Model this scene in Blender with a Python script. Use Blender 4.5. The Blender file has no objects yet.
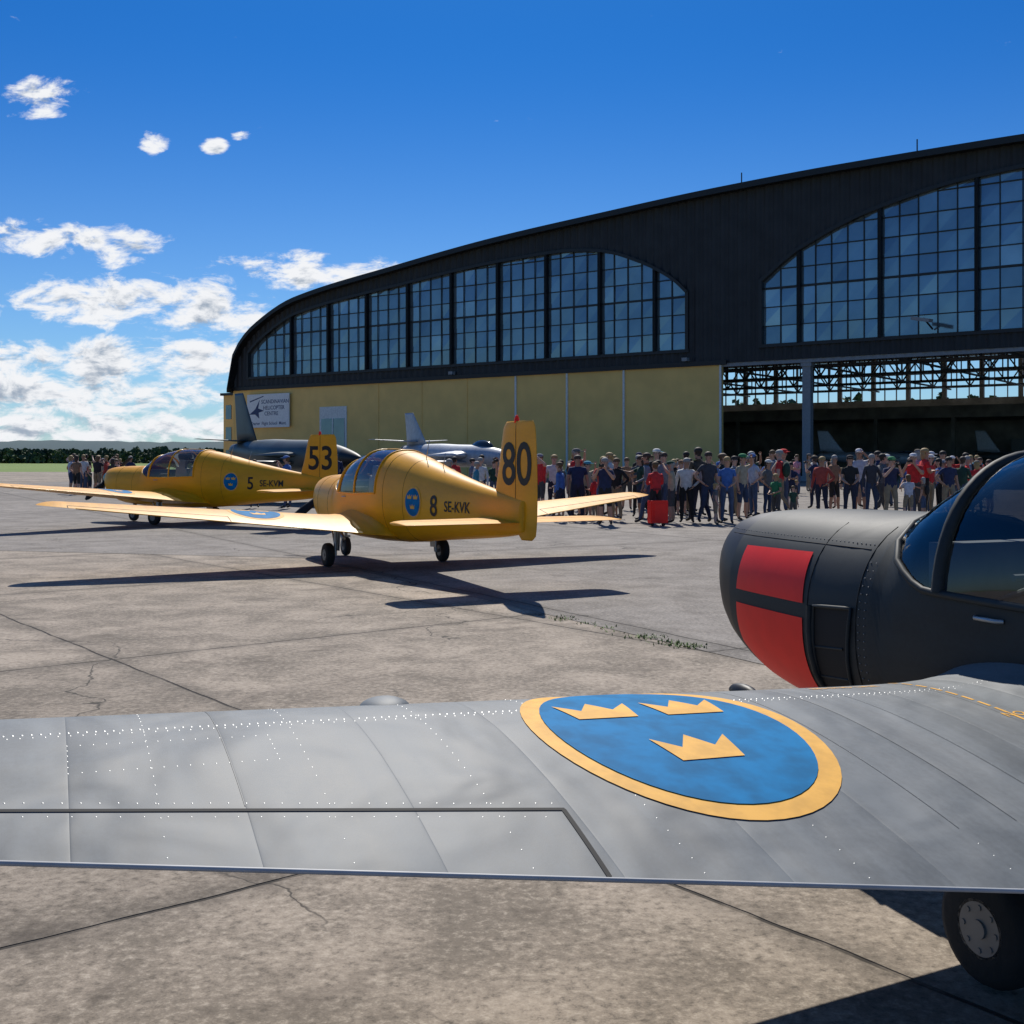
import bpy, bmesh, math, random
from mathutils import Vector, Matrix, noise as mnoise
R=random.Random(7)
sc=bpy.context.scene
sc.view_settings.view_transform='Standard'; sc.view_settings.look='None'; sc.view_settings.exposure=0
COL=sc.collection
FPX=1150.0; CAMH=1.7
# ---------------------------------------------------------------- helpers
def link(o,parent=None):
    COL.objects.link(o)
    if parent: o.parent=parent
    return o
def empty(name,loc=(0,0,0),rz=0):
    e=bpy.data.objects.new(name,None); e.location=loc; e.rotation_euler=(0,0,rz); e.empty_display_size=.1
    return link(e)
def mesh(name,vs,fs,mats,fm=None,smooth=True,parent=None):
    me=bpy.data.meshes.new(name); me.from_pydata([tuple(v) for v in vs],[],fs)
    if not isinstance(mats,(list,tuple)): mats=[mats]
    for m in mats: me.materials.append(m)
    if fm: me.polygons.foreach_set('material_index',fm)
    me.polygons.foreach_set('use_smooth',[smooth]*len(me.polygons))
    me.update()
    o=bpy.data.objects.new(name,me); return link(o,parent)
def fixn(o):
    bm=bmesh.new(); bm.from_mesh(o.data); bmesh.ops.recalc_face_normals(bm,faces=bm.faces); bm.to_mesh(o.data); bm.free(); return o
class Geo:
    def __init__(s): s.v=[];s.f=[];s.m=[]
    def box(s,x0,x1,y0,y1,z0,z1,mi=0):
        b=len(s.v); s.v+=[(x0,y0,z0),(x1,y0,z0),(x1,y1,z0),(x0,y1,z0),(x0,y0,z1),(x1,y0,z1),(x1,y1,z1),(x0,y1,z1)]
        s.f+=[tuple(b+i for i in q) for q in ((0,3,2,1),(4,5,6,7),(0,1,5,4),(1,2,6,5),(2,3,7,6),(3,0,4,7))]; s.m+=[mi]*6
    def quad(s,a,b,c,d,mi=0):
        n=len(s.v); s.v+=[a,b,c,d]; s.f.append((n,n+1,n+2,n+3)); s.m.append(mi)
    def beam(s,p,q,w,h=None,mi=0):
        p=Vector(p);q=Vector(q);d=(q-p); 
        if d.length<1e-6:return
        d.normalize(); up=Vector((0,0,1)) if abs(d.z)<.95 else Vector((0,1,0))
        a=d.cross(up).normalized()*w/2; b=d.cross(a).normalized()*(h or w)/2
        n=len(s.v); s.v+=[tuple(c+e) for c in (p,q) for e in (-a-b,a-b,a+b,-a+b)]
        s.f+=[tuple(n+i for i in t) for t in ((0,3,2,1),(4,5,6,7),(0,1,5,4),(1,2,6,5),(2,3,7,6),(3,0,4,7))]; s.m+=[mi]*6
    def cyl(s,p,q,r0,r1=None,n=12,mi=0):
        p=Vector(p);q=Vector(q);d=(q-p).normalized(); up=Vector((0,0,1)) if abs(d.z)<.95 else Vector((0,1,0))
        a=d.cross(up).normalized(); b=d.cross(a); r1=r0 if r1 is None else r1; k=len(s.v)
        for c,r in((p,r0),(q,r1)):
            for i in range(n):
                t=2*math.pi*i/n; s.v.append(tuple(c+a*math.cos(t)*r+b*math.sin(t)*r))
        for i in range(n):
            j=(i+1)%n; s.f.append((k+i,k+j,k+n+j,k+n+i)); s.m.append(mi)
        s.f.append(tuple(k+i for i in reversed(range(n)))); s.f.append(tuple(k+n+i for i in range(n))); s.m+=[mi]*2
    def out(s,name,mats,smooth=False,parent=None):
        return mesh(name,s.v,s.f,mats,s.m,smooth,parent)
def grid(secs,closed=True,caps=True,mi=0):
    vs=[];fs=[];n=len(secs[0])
    for s in secs: vs+=s
    for i in range(len(secs)-1):
        for j in range(n if closed else n-1):
            k=(j+1)%n; fs.append((i*n+j,i*n+k,(i+1)*n+k,(i+1)*n+j))
    if caps:
        fs.append(tuple(reversed(range(n)))); fs.append(tuple((len(secs)-1)*n+j for j in range(n)))
    return vs,fs
def mono(pts):
    pts=sorted(pts); xs=[p[0] for p in pts]; n=len(xs); m=len(pts[0])-1
    def ev(x):
        x=min(max(x,xs[0]),xs[-1]); i=0
        while i<n-2 and x>xs[i+1]: i+=1
        h=xs[i+1]-xs[i]; t=(x-xs[i])/h; o=[]
        for c in range(1,m+1):
            def sl(k): return (pts[k+1][c]-pts[k][c])/(xs[k+1]-xs[k])
            def tan(k):
                if k==0: return sl(0)
                if k==n-1: return sl(n-2)
                a,b=sl(k-1),sl(k)
                return 0 if a*b<=0 else 2*a*b/(a+b)
            a,b=tan(i)*h,tan(i+1)*h
            o.append((2*t**3-3*t*t+1)*pts[i][c]+(t**3-2*t*t+t)*a+(-2*t**3+3*t*t)*pts[i+1][c]+(t**3-t*t)*b)
        return o if m>1 else o[0]
    return ev
# ---------------------------------------------------------------- materials
def setin(nt,sock,v):
    if isinstance(v,bpy.types.NodeSocket): nt.links.new(v,sock)
    elif v is not None: sock.default_value=v
def MA(nt,op,a,b=None,c=None,clamp=False):
    n=nt.nodes.new('ShaderNodeMath'); n.operation=op; n.use_clamp=clamp
    for i,v in enumerate((a,b,c)): 
        if v is not None: setin(nt,n.inputs[i],v)
    return n.outputs[0]
def SS(nt,v,lo,hi,a=0.,b=1.):
    n=nt.nodes.new('ShaderNodeMapRange'); n.interpolation_type='SMOOTHSTEP'
    setin(nt,n.inputs['Value'],v); n.inputs['From Min'].default_value=lo; n.inputs['From Max'].default_value=hi
    n.inputs['To Min'].default_value=a; n.inputs['To Max'].default_value=b; return n.outputs['Result']
def MIX(nt,f,a,b,bt='MIX'):
    n=nt.nodes.new('ShaderNodeMix'); n.data_type='RGBA'; n.blend_type=bt
    def c(v): return (v[0],v[1],v[2],1) if isinstance(v,(tuple,list)) else v
    setin(nt,n.inputs['Factor'],f); setin(nt,n.inputs[6],c(a)); setin(nt,n.inputs[7],c(b)); return n.outputs[2]
def NO(nt,vec,scale,detail=4,rough=.55,dist=0):
    n=nt.nodes.new('ShaderNodeTexNoise'); 
    if vec is not None: nt.links.new(vec,n.inputs['Vector'])
    n.inputs['Scale'].default_value=scale; n.inputs['Detail'].default_value=detail; n.inputs['Roughness'].default_value=rough
    n.inputs['Distortion'].default_value=dist; return n.outputs['Fac']
def newmat(name):
    m=bpy.data.materials.new(name); m.use_nodes=True; nt=m.node_tree; b=nt.nodes['Principled BSDF']; return m,nt,b
def mat(name,col,rough=.5,metal=0,nz=.12,ns=6,bump=0,coat=0,bs=None,spec=.5):
    m,nt,b=newmat(name); tc=nt.nodes.new('ShaderNodeTexCoord').outputs['Object']
    f=NO(nt,tc,ns,3,.6)
    lo=tuple(c*(1-nz) for c in col); hi=tuple(min(1,c*(1+nz)) for c in col)
    nt.links.new(MIX(nt,SS(nt,f,.3,.7),lo,hi),b.inputs['Base Color'])
    b.inputs['Roughness'].default_value=rough; b.inputs['Metallic'].default_value=metal; b.inputs['Coat Weight'].default_value=coat
    b.inputs['Specular IOR Level'].default_value=spec
    if bump:
        bn=nt.nodes.new('ShaderNodeBump'); bn.inputs['Strength'].default_value=bump; bn.inputs['Distance'].default_value=.02
        nt.links.new(NO(nt,tc,bs or ns*3,3),bn.inputs['Height']); nt.links.new(bn.outputs[0],b.inputs['Normal'])
    return m
def glassmat(name,tint=(.90,.95,.96)):
    m,nt,b=newmat(name); out=nt.nodes['Material Output']
    t=nt.nodes.new('ShaderNodeBsdfTransparent'); t.inputs[0].default_value=(*tint,1)
    g=nt.nodes.new('ShaderNodeBsdfGlossy'); g.inputs['Roughness'].default_value=.03; g.inputs[0].default_value=(1,1,1,1)
    fr=nt.nodes.new('ShaderNodeFresnel'); fr.inputs[0].default_value=1.45
    mx=nt.nodes.new('ShaderNodeMixShader'); nt.links.new(MA(nt,'MULTIPLY_ADD',fr.outputs[0],.9,.02,True),mx.inputs[0])
    nt.links.new(t.outputs[0],mx.inputs[1]); nt.links.new(g.outputs[0],mx.inputs[2]); nt.links.new(mx.outputs[0],out.inputs[0]); return m
def skin_panel(name,col,rough,metal,coat=0,dent=.35,dirt=.25,spec=.5):
    # painted sheet-metal: slight oil-canning between ribs, streaky grime
    m,nt,b=newmat(name); tc=nt.nodes.new('ShaderNodeTexCoord').outputs['Object']
    sp=nt.nodes.new('ShaderNodeSeparateXYZ'); nt.links.new(tc,sp.inputs[0])
    n1=NO(nt,tc,2.6,2,.45,.3); 
    mp=nt.nodes.new('ShaderNodeMapping'); mp.inputs['Scale'].default_value=(.7,6,3); nt.links.new(tc,mp.inputs[0])
    st=NO(nt,mp.outputs[0],1.3,5,.6); fine=NO(nt,tc,55,3,.6)
    f=MA(nt,'ADD',MA(nt,'MULTIPLY',st,.75),MA(nt,'MULTIPLY',fine,.25))
    lo=tuple(c*(1-dirt) for c in col); hi=tuple(min(1,c*(1+dirt*.5)) for c in col)
    nt.links.new(MIX(nt,SS(nt,f,.34,.64),lo,hi),b.inputs['Base Color'])
    nt.links.new(MA(nt,'MULTIPLY_ADD',f,.14,rough-.07),b.inputs['Roughness'])
    b.inputs['Metallic'].default_value=metal; b.inputs['Coat Weight'].default_value=coat; b.inputs['Coat Roughness'].default_value=.12
    b.inputs['Specular IOR Level'].default_value=spec
    rib=MA(nt,'SINE',MA(nt,'MULTIPLY',sp.outputs['Y'],math.pi/.38)); rib=MA(nt,'POWER',MA(nt,'ABSOLUTE',rib),.5)
    h=MA(nt,'ADD',MA(nt,'MULTIPLY',n1,1.8),MA(nt,'MULTIPLY',rib,.20)); h=MA(nt,'ADD',h,MA(nt,'MULTIPLY',fine,.006))
    bn=nt.nodes.new('ShaderNodeBump'); bn.inputs['Strength'].default_value=dent; bn.inputs['Distance'].default_value=.02
    nt.links.new(h,bn.inputs['Height']); nt.links.new(bn.outputs[0],b.inputs['Normal']); return m
YEL=skin_panel('yellow_paint',(.80,.37,.003),.45,0,.08,.10,.12,.3)
GREYW=skin_panel('grey_wing_paint',(.135,.15,.158),.60,.0,.0,.95,.25,.42)
DARK=skin_panel('dark_grey_paint',(.022,.028,.030),.60,.0,0,.12,.3,.32)
BLK=mat('black_paint',(.010,.010,.011),.5,spec=.35)
RED=mat('red_paint',(.95,.03,.02),.5,nz=.04,spec=.25)
ORNG=mat('roundel_yellow',(.80,.42,.07),.6,nz=.12,ns=12,spec=.2)
BLUE=mat('roundel_blue',(.0,.165,.38),.65,nz=.2,ns=8,spec=.08)
TEAL=mat('teal_spinner',(.03,.22,.24),.35)
RUB=mat('rubber',(.018,.018,.018),.85,bump=.3)
HUB=mat('wheel_hub',(.22,.22,.22),.5,.5)
STEEL=mat('steel',(.35,.36,.37),.4,.7)
CAB=mat('cabin_interior',(.07,.07,.072),.8)
SEAT=mat('seat_fabric',(.25,.24,.20),.9)
GLASS=glassmat('canopy_glass')
SEAM=mat('panel_gap',(.008,.008,.008),.8)
WHITE=mat('white_paint',(.75,.75,.73),.5,nz=.06)
EDGE=mat('bare_edge',(.38,.39,.40),.55,.0)
RIV=mat('rivet_metal',(.30,.31,.31),.4,.3)
LAP=mat('skin_lap_paint',(.10,.11,.115),.6)
# ---------------------------------------------------------------- decals
def decal(name,polys,fn,m,parent,maxlen=.05,src=None):
    bm=bmesh.new()
    if src: bm.from_mesh(src)
    else:
        for p in polys: bm.faces.new([bm.verts.new((a,b,0)) for a,b in p])
    bmesh.ops.triangulate(bm,faces=bm.faces)
    for _ in range(6):
        e=[x for x in bm.edges if x.calc_length()>maxlen]
        if not e: break
        bmesh.ops.subdivide_edges(bm,edges=e,cuts=1); bmesh.ops.triangulate(bm,faces=[f for f in bm.faces if len(f.verts)>3])
    for v in bm.verts: v.co=Vector(fn(v.co.x,v.co.y))
    me=bpy.data.meshes.new(name); bm.to_mesh(me); bm.free(); me.materials.append(m)
    for p in me.polygons: p.use_smooth=True
    return link(bpy.data.objects.new(name,me),parent)
def textmesh(s,size):
    c=bpy.data.curves.new('t','FONT'); c.body=s; c.size=size; c.align_x='CENTER'; c.align_y='CENTER'; c.resolution_u=4; c.offset=size*.012
    o=bpy.data.objects.new('t',c); COL.objects.link(o); dg=bpy.context.evaluated_depsgraph_get(); dg.update()
    me=bpy.data.meshes.new_from_object(o.evaluated_get(dg)); bpy.data.objects.remove(o); return me
def circ(cx,cy,r,n=56): return [(cx+r*math.cos(2*math.pi*i/n),cy+r*math.sin(2*math.pi*i/n)) for i in range(n)]
CROWN=[(-.5,-.3),(.5,-.3),(.62,.3),(.27,.02),(0,.36),(-.27,.02),(-.62,.3)]
def roundel(parent,fn,r):
    decal('roundel_ring',[circ(0,0,r)],lambda u,v:fn(u,v,.003),ORNG,parent,max(.03,r*.1))
    decal('roundel_disc',[circ(0,0,r*.87)],lambda u,v:fn(u,v,.0055),BLUE,parent,max(.03,r*.1))
    cs=[]
    for cx,cy in((-.35,.34),(.35,.34),(0,-.28)):
        k=.46*r; pl=[(cx*r+a*k,cy*r+b*k) for a,b in CROWN]; cs.append(pl)
    decal('roundel_crowns',cs,lambda u,v:fn(u,v,.008),ORNG,parent,max(.03,r*.1))
# ---------------------------------------------------------------- light aircraft
FUS=mono([(2.84,.13,.98,1.24),(2.82,.21,.88,1.32),(2.74,.31,.76,1.38),(2.5,.42,.60,1.42),(2.2,.475,.50,1.44),(1.8,.51,.45,1.45),(1.45,.53,.43,1.455),
 (1.22,.54,.42,1.465),(1.0,.55,.41,1.59),(.7,.56,.40,1.73),(.3,.56,.40,1.83),(-.15,.56,.40,1.87),(-.8,.54,.42,1.85),(-1.4,.47,.45,1.76),(-2.3,.35,.53,1.58),(-3.3,.23,.61,1.40),(-4.2,.13,.69,1.26),(-4.75,.06,.76,1.18)])
SILL=mono([(-4.75,1.0),(-1.5,1.15),(-.85,1.19),(.1,1.16),(.8,1.17),(1.02,1.26),(1.25,1.455),(1.6,1.3),(2.84,1.15)])
CA,CF=-.85,1.25
NEXP=2.35
def fus_y(x,z):
    hw,zb,zt=FUS(x); t=(z-(zb+zt)/2)/((zt-zb)/2); t=min(.999,abs(t)); return hw*(1-t**NEXP)**(1/NEXP)
def sect(x,k=1.0):
    hw,zb,zt=FUS(x); zc=(zb+zt)/2; hh=(zt-zb)/2; s=min(SILL(x),zt-.002); t=(s-zc)/hh; t=max(-.9,min(.9999,t))
    a_s=math.asin(math.copysign(abs(t)**(NEXP/2),t)); A=[-math.pi/2+(a_s+math.pi/2)*i/18 for i in range(18)]+[a_s+(math.pi/2-a_s)*i/14 for i in range(15)]
    L=[]
    for a in A:
        c,sn=max(0,math.cos(a)),math.sin(a)
        L.append((x,hw*k*c**(2/NEXP),zc+hh*k*math.copysign(abs(sn)**(2/NEXP),sn)))
    return L+[(p[0],-p[1],p[2]) for p in reversed(L[1:-1])]
class Wing:
    def __init__(s,z0,dih,inc): s.z0=z0; s.dih=dih; s.inc=inc
    def le(s,y): 
        b=.82-.042*(y-.5); 
        return b-(.0 if y<4.95 else .55*(1-math.sqrt(max(0,1-((y-4.95)/.36)**2)))*.8)
    def te(s,y):
        b=-1.15+.25*(y-.5); return b+(.0 if y<4.95 else .18*(1-math.sqrt(max(0,1-((y-4.95)/.36)**2))))
    def z(s,x,y,top=1):
        a,b=s.le(y),s.te(y); c=a-b; f=min(1,max(0,(a-x)/c)); t=.145-.01*y/5
        if y>5.0: t*=math.sqrt(max(.02,1-((y-5)/.31)**2))
        yt=5*t*c*(.2969*math.sqrt(f)-.126*f-.3516*f*f+.2843*f**3-.1016*f**4)
        base=s.z0+s.dih*(y-.5)+s.inc*(1-f)*(c/1.9)+.03*c*4*f*(1-f)*.6
        fil=0
        if top>0: fil=.22*math.exp(-max(0,y-.45)/.13)*(f*(1-f)*4)**.5 if 0<f<1 else 0
        return base+top*yt*(1.1 if top>0 else .8)+fil
FS=mono([(.68,-4.66,-4.90),(.74,-4.58,-5.0),(1.0,-4.3,-5.04),(1.25,-3.92,-5.05),(1.6,-4.02,-5.04),(2.0,-4.12,-5.01),(2.12,-4.16,-4.99),(2.2,-4.24,-4.93)])
def finsec(z): return FS(z)
def fin_y(x,z):
    a,b=finsec(z); f=min(1,max(0,(a-x)/(a-b))); c=min(1,(2.24-z)/.1)
    return .055*c**.5*(2.6*math.sqrt(f)-2.6*f*.95-.13*f)*.9+.004
def curve(name,pts,r,m,parent,cyc=False):
    c=bpy.data.curves.new(name,'CURVE'); c.dimensions='3D'; c.bevel_depth=r; c.bevel_resolution=2
    s=c.splines.new('POLY'); s.points.add(len(pts)-1)
    for i,p in enumerate(pts): s.points[i].co=(*p,1)
    s.use_cyclic_u=cyc; c.materials.append(m); return link(bpy.data.objects.new(name,c),parent)
def aircraft(loc,theta,scheme,z0=.55,dih=.105,inc=.07,size=1.):
    E=empty('propeller_aircraft',(loc[0],loc[1],0),math.radians(90+theta)); W=Wing(z0,dih,inc); E.scale=(size,size,size)
    body,wm,spm,frm,num,fnum,reg,fg=scheme
    xs=[-4.75+i*.09 for i in range(84)]+[2.78,2.82,2.84]
    for k in(CA,CF,2.44): xs.append(k)
    xs=sorted(x for x in set(round(x,4) for x in xs) if x<=2.841)
    secs=[sect(x) for x in xs]; vs,fs=grid(secs); n=len(secs[0]); fm=[]
    for i in range(len(xs)-1):
        for j in range(n):
            xm=(xs[i]+xs[i+1])/2; up=18<=j<n-18
            fm.append(1 if (up and CA<xm<CF) else (2 if xm>2.44 else 0))
    fm+=[0,2]
    fixn(mesh('fuselage',vs,fs,[body,GLASS,BLK if fg else body],fm,True,E))
    li=[]
    for x in[-.82,-.5,-.1,.2,.5,.75,.95]:
        q=sect(x,.96); q=q[:18]; li.append(q)
    for side in(1,-1):
        v,f=grid([[(p[0],p[1]*side,p[2]) for p in s] for s in li],False,False); mesh('cabin_liner',v,f,CAB,None,True,E)
    g=Geo(); g.box(-.8,.9,-.45,.45,.62,.66,0)
    for sx in(-.1,-.7):
        for sy in(.24,-.24):
            g.box(sx,sx+.42,sy-.2,sy+.2,.75,.92,1); g.beam((sx,sy,.9),(sx-.08,sy,1.42),.4,.1,1); g.beam((sx-.08,sy,1.42),(sx-.1,sy,1.6),.22,.08,1)
    g.box(.8,.9,-.46,.46,.9,1.36,0); g.box(-.86,-.8,-.47,.47,.55,1.5,0)
    for sy in(.24,-.24): g.cyl((.8,sy,1.1),(.55,sy,1.2),.015,n=8); g.cyl((.55,sy-.12,1.24),(.55,sy+.12,1.24),.015,n=8)
    g.out('cabin',[CAB,SEAT],False,E)
    def rib(x,lift=.004):
        s=sect(x); n=len(s); return [(p[0],p[1]*1.008,p[2]+lift) for p in s[18:n-17]]
    for x in(CA,0,.74): curve('canopy_frame',rib(x),.018 if not x==.74 else .026,frm,E)
    NR=31; rr=[CA+i*(CF-CA)/(NR-1) for i in range(NR)]
    for sd in(1,-1):
        curve('canopy_sill',[(x,sd*(fus_y(x,min(SILL(x),FUS(x)[2]-.002))+.003),min(SILL(x),FUS(x)[2]-.002)) for x in rr],.016,frm,E)
    curve('canopy_ridge',[(x,0,FUS(x)[2]+.003) for x in rr],.014,frm,E)
    curve('handle',[( .4,fus_y(.4,1.1)+.0,1.1),(.42,fus_y(.4,1.1)+.02,1.1),(.52,fus_y(.5,1.1)+.02,1.1),(.54,fus_y(.6,1.1),1.1)],.009,STEEL,E)
    prof=[(2.82,.2),(2.88,.195),(2.95,.17),(3.02,.125),(3.07,.07),(3.09,.01)]
    v,f=grid([[(x,r*math.cos(2*math.pi*i/24),1.12+r*math.sin(2*math.pi*i/24)) for i in range(24)] for x,r in prof]); fixn(mesh('spinner',v,f,spm,None,True,E))
    if not fg:
        for k,a in enumerate((scheme_prop,scheme_prop+math.pi)):
            se=[]
            for r,w,t,tw in((.12,.05,.03,1.0),(.3,.075,.022,.8),(.6,.08,.014,.55),(.85,.06,.009,.4),(.93,.025,.005,.35)):
                pts=[]
                for i in range(10):
                    q=2*math.pi*i/10; c=w*math.cos(q); d=t*math.sin(q); xx=c*math.sin(tw)+d*math.cos(tw); tt=c*math.cos(tw)-d*math.sin(tw)
                    pts.append((2.94+xx,r*math.cos(a)-tt*math.sin(a),1.12+r*math.sin(a)+tt*math.cos(a)))
                se.append(pts)
            v,f=grid(se); fixn(mesh('propeller_blade',v,f,BLK,None,True,E))
    g=Geo(); g.cyl((1.7,.2,.46),(1.45,.22,.33),.035); g.cyl((-1.6,0,1.70),(-1.72,0,2.0),.006,n=6); g.cyl((-2.2,0,1.55),(-2.3,0,1.8),.006,n=6)
    g.out('exhaust_and_aerials',[STEEL],True,E)
    ys=[.25,.4,.5,.56,.63,.72,.85,1.0]+[1.0+i*.16 for i in range(1,25)]+[4.95,5.05,5.14,5.21,5.26,5.29,5.305]
    N=44
    for sd in(1,-1):
        ss=[]
        for y in ys:
            a,b=W.le(y),W.te(y); fr=[(1-math.cos(math.pi*i/N))/2 for i in range(N+1)]
            top=[(a-(a-b)*q,sd*y,W.z(a-(a-b)*q,y,1)) for q in fr]; bot=[(a-(a-b)*q,sd*y,W.z(a-(a-b)*q,y,-1)) for q in fr[1:]]
            ss.append(top+bot[::-1])
        v,f=grid(ss); fixn(mesh('wing',v,f,wm,None,True,E))
        top=lambda x,y,off,sd=sd:(x,sd*y,W.z(x,y,1)+off)
        hx=lambda y:-.33+.18*(y-2.68)
        w=.006
        decal('aileron_gap',[[(hx(2.68)-w,2.68),(hx(2.68)+w,2.68),(hx(4.9)+w,4.9),(hx(4.9)-w,4.9)],
              [(hx(2.68),2.678),(hx(2.68),2.69),(W.te(2.69)+.005,2.70),(W.te(2.69)+.005,2.688)],
              [(hx(4.9),4.895),(hx(4.9),4.905),(W.te(4.9)+.005,4.905),(W.te(4.9)+.005,4.895)]],lambda a,b:top(a,b,.002),SEAM,E,.05)
        curve('trailing_edge',[(W.te(y)-.002,sd*y,(W.z(W.te(y),y,1)+W.z(W.te(y),y,-1))/2) for y in[.6+i*.2 for i in range(22)]],.006 if fg else .008,EDGE if fg else wm,E)
        if sd==1 or not fg:
            xc,yc,r=.075,2.15,.425
            roundel(E,(lambda u,v,off,t=top,xc=xc,yc=yc,sd=sd:t(xc+v*1.30,yc-u*sd,off)),r)
        if fg and sd==1:
            g=Geo()
            def rivet(x,y,r=.0032):
                z=W.z(x,y,1); k=len(g.v); 
                for i in range(6): g.v.append((x+r*math.cos(i*1.047),y+r*math.sin(i*1.047),z-.0005))
                g.v.append((x,y,z+r*.6)); 
                for i in range(6): g.f.append((k+i,k+(i+1)%6,k+6)); g.m.append(0)
            def line(x0,y0,x1,y1,st=.025,r=.0032):
                n=int(math.hypot(x1-x0,y1-y0)/st)
                for i in range(n+1): 
                    if R.random()<.97: rivet(x0+(x1-x0)*i/n+R.uniform(-.0008,.0008),y0+(y1-y0)*i/n,r)
            line(.36,.7,.31,4.9,.022,.0048); line(.335,.7,.285,4.9,.03,.0035)
            y=.95; i=0
            while y<4.9:
                hi=W.le(y)-.1; lo=(hx(y)+.03) if y>2.7 else -.58+.14*(y-.8)
                line(hi,y,lo,y,.045,.0030)
                if y>2.72: line(hx(y)-.03,y,W.te(y)+.03,y,.06,.0028)
                else: line(lo-.06,y,W.te(y)+.03,y,.05,.0028)
                y+=.38; i+=1
            line(hx(2.7)+.03,2.70,hx(4.9)+.03,4.85,.04,.0033); line(hx(2.7)-.025,2.74,hx(4.9)-.025,4.85,.05,.0028)
            line(.22,3.3,.22,3.8,.03,.003); line(.05,3.3,.05,3.8,.03,.003); line(.22,3.3,.05,3.3,.03,.003); line(.22,3.8,.05,3.8,.03,.003)
            g.out('rivets',[RIV],True,E)
            for yy in(.95,1.33,1.52,1.71,3.42,4.18):
                decal('skin_lap',[[(W.le(yy)-.04,yy),(W.le(yy)-.04,yy+.0025),(hx(yy)+.02 if yy>2.6 else -.6,yy+.0025),(hx(yy)+.02 if yy>2.6 else -.6,yy)]],lambda a,b:top(a,b,.0012),LAP,E,.05)
            ds=[]; x=.6
            while x>-.95:
                ds.append([(x,.93),(x-.055,.93),(x-.055,.918),(x,.918)]); x-=.075
            decal('walkway_line',ds,lambda a,b:top(a,b,.002),ORNG,E,.04)
            tm=textmesh('NO STEP',.055); decal('walkway_text',None,lambda u,v:top(.0+v,.85-u,.002),ORNG,E,.03,tm)
            tm=textmesh('BEHIND LINE',.05); decal('walkway_text',None,lambda u,v:top(.50+v,1.2-u,.002),ORNG,E,.03,tm)
            for (bx,by,l,wd,h,mm) in((.60,2.87,.09,.08,.035,GREYW),(.64,1.53,.09,.03,.035,BLK),(.70,1.47,.03,.05,.02,DARK)):
                zb=W.z(bx,by,1)-.01; se=[]
                for i in range(9):
                    t=i/8*math.pi; se.append([(bx+l*math.cos(t),by+wd*math.sin(t)*math.cos(q),zb+h*max(.02,math.sin(t))*math.sin(q)) for q in[math.pi*k/10 for k in range(11)]])
                v,f=grid(se,False,False); fixn(mesh('wing_blister',v,f,mm,None,True,E))
    TZ=.90
    for sd in(1,-1):
        ss=[]
        for y in[0,.1,.3,.6,.9,1.2,1.4,1.5,1.56,1.59]:
            e=0 if y<1.35 else (1-math.sqrt(max(0,1-((y-1.35)/.245)**2)))
            a=-3.72-.12*y-.22*e; b=-4.70+.05*y+.1*e; c=a-b; th=.05*(1-.85*e)
            fr=[(1-math.cos(math.pi*i/14))/2 for i in range(15)]
            yt=lambda f:th*(2.6*math.sqrt(f)-2.5*f-.1*f*f)
            ss.append([(a-c*f,sd*y,TZ+yt(f)) for f in fr]+[(a-c*f,sd*y,TZ-yt(f)) for f in fr[1:-1]][::-1])
        v,f=grid(ss); fixn(mesh('tailplane',v,f,wm,None,True,E))
        mesh('elevator_gap',[(-4.25,sd*.12,TZ+.048),(-4.235,sd*.12,TZ+.0485),(-4.235,sd*1.5,TZ+.046),(-4.25,sd*1.5,TZ+.0455)],[(0,1,2,3)],SEAM,None,False,E)
    ss=[]
    for z in[.68,.70,.74,.82,.9,1.0,1.15,1.3,1.45,1.6,1.8,2.0,2.08,2.14,2.18,2.2]:
        a,b=finsec(z); fr=[(1-math.cos(math.pi*i/16))/2 for i in range(17)]
        ss.append([(a-(a-b)*f,fin_y(a-(a-b)*f,z),z) for f in fr]+[(a-(a-b)*f,-fin_y(a-(a-b)*f,z),z) for f in fr[1:-1]][::-1])
    v,f=grid(ss); fixn(mesh('tail_fin',v,f,body,None,True,E))
    for sd in(1,-1):
        decal('rudder_gap',[[(-4.52,.95),(-4.51,.95),(-4.53,2.17),(-4.54,2.17)]],lambda a,b,sd=sd:(a,sd*(fin_y(a,b)+.003),b),SEAM,E,.1)
        if fnum:
            decal('fin_number',None,lambda u,v,sd=sd:(-4.54-sd*u,sd*(fin_y(-4.54-sd*u,1.62+v)+.004),1.62+v),BLK,E,.06,textmesh(fnum,.78))
    g=Geo(); g.cyl((-4.5,0,2.18),(-4.5,0,2.24),.035,.03,12,0); g.cyl((-4.5,0,2.24),(-4.5,0,2.28),.03,.012,12,0); g.out('beacon',[RED],True,E)
    if num:
        for sd in(1,-1):
            fs_=lambda u,v,off,x0,z0,sd=sd:(x0-sd*u,sd*(fus_y(x0-sd*u,z0+v)+off),z0+v)
            roundel(E,lambda u,v,off,f=fs_:f(u,v,off+.002,-2.0,1.08),.235)
            decal('side_number',None,lambda u,v,f=fs_:f(u,v,.006,-2.58,1.03),BLK,E,.05,textmesh(num,.42))
            decal('registration',None,lambda u,v,f=fs_:f(u,v,.006,-3.2,1.04),BLK,E,.05,textmesh(reg,.21))
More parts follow.
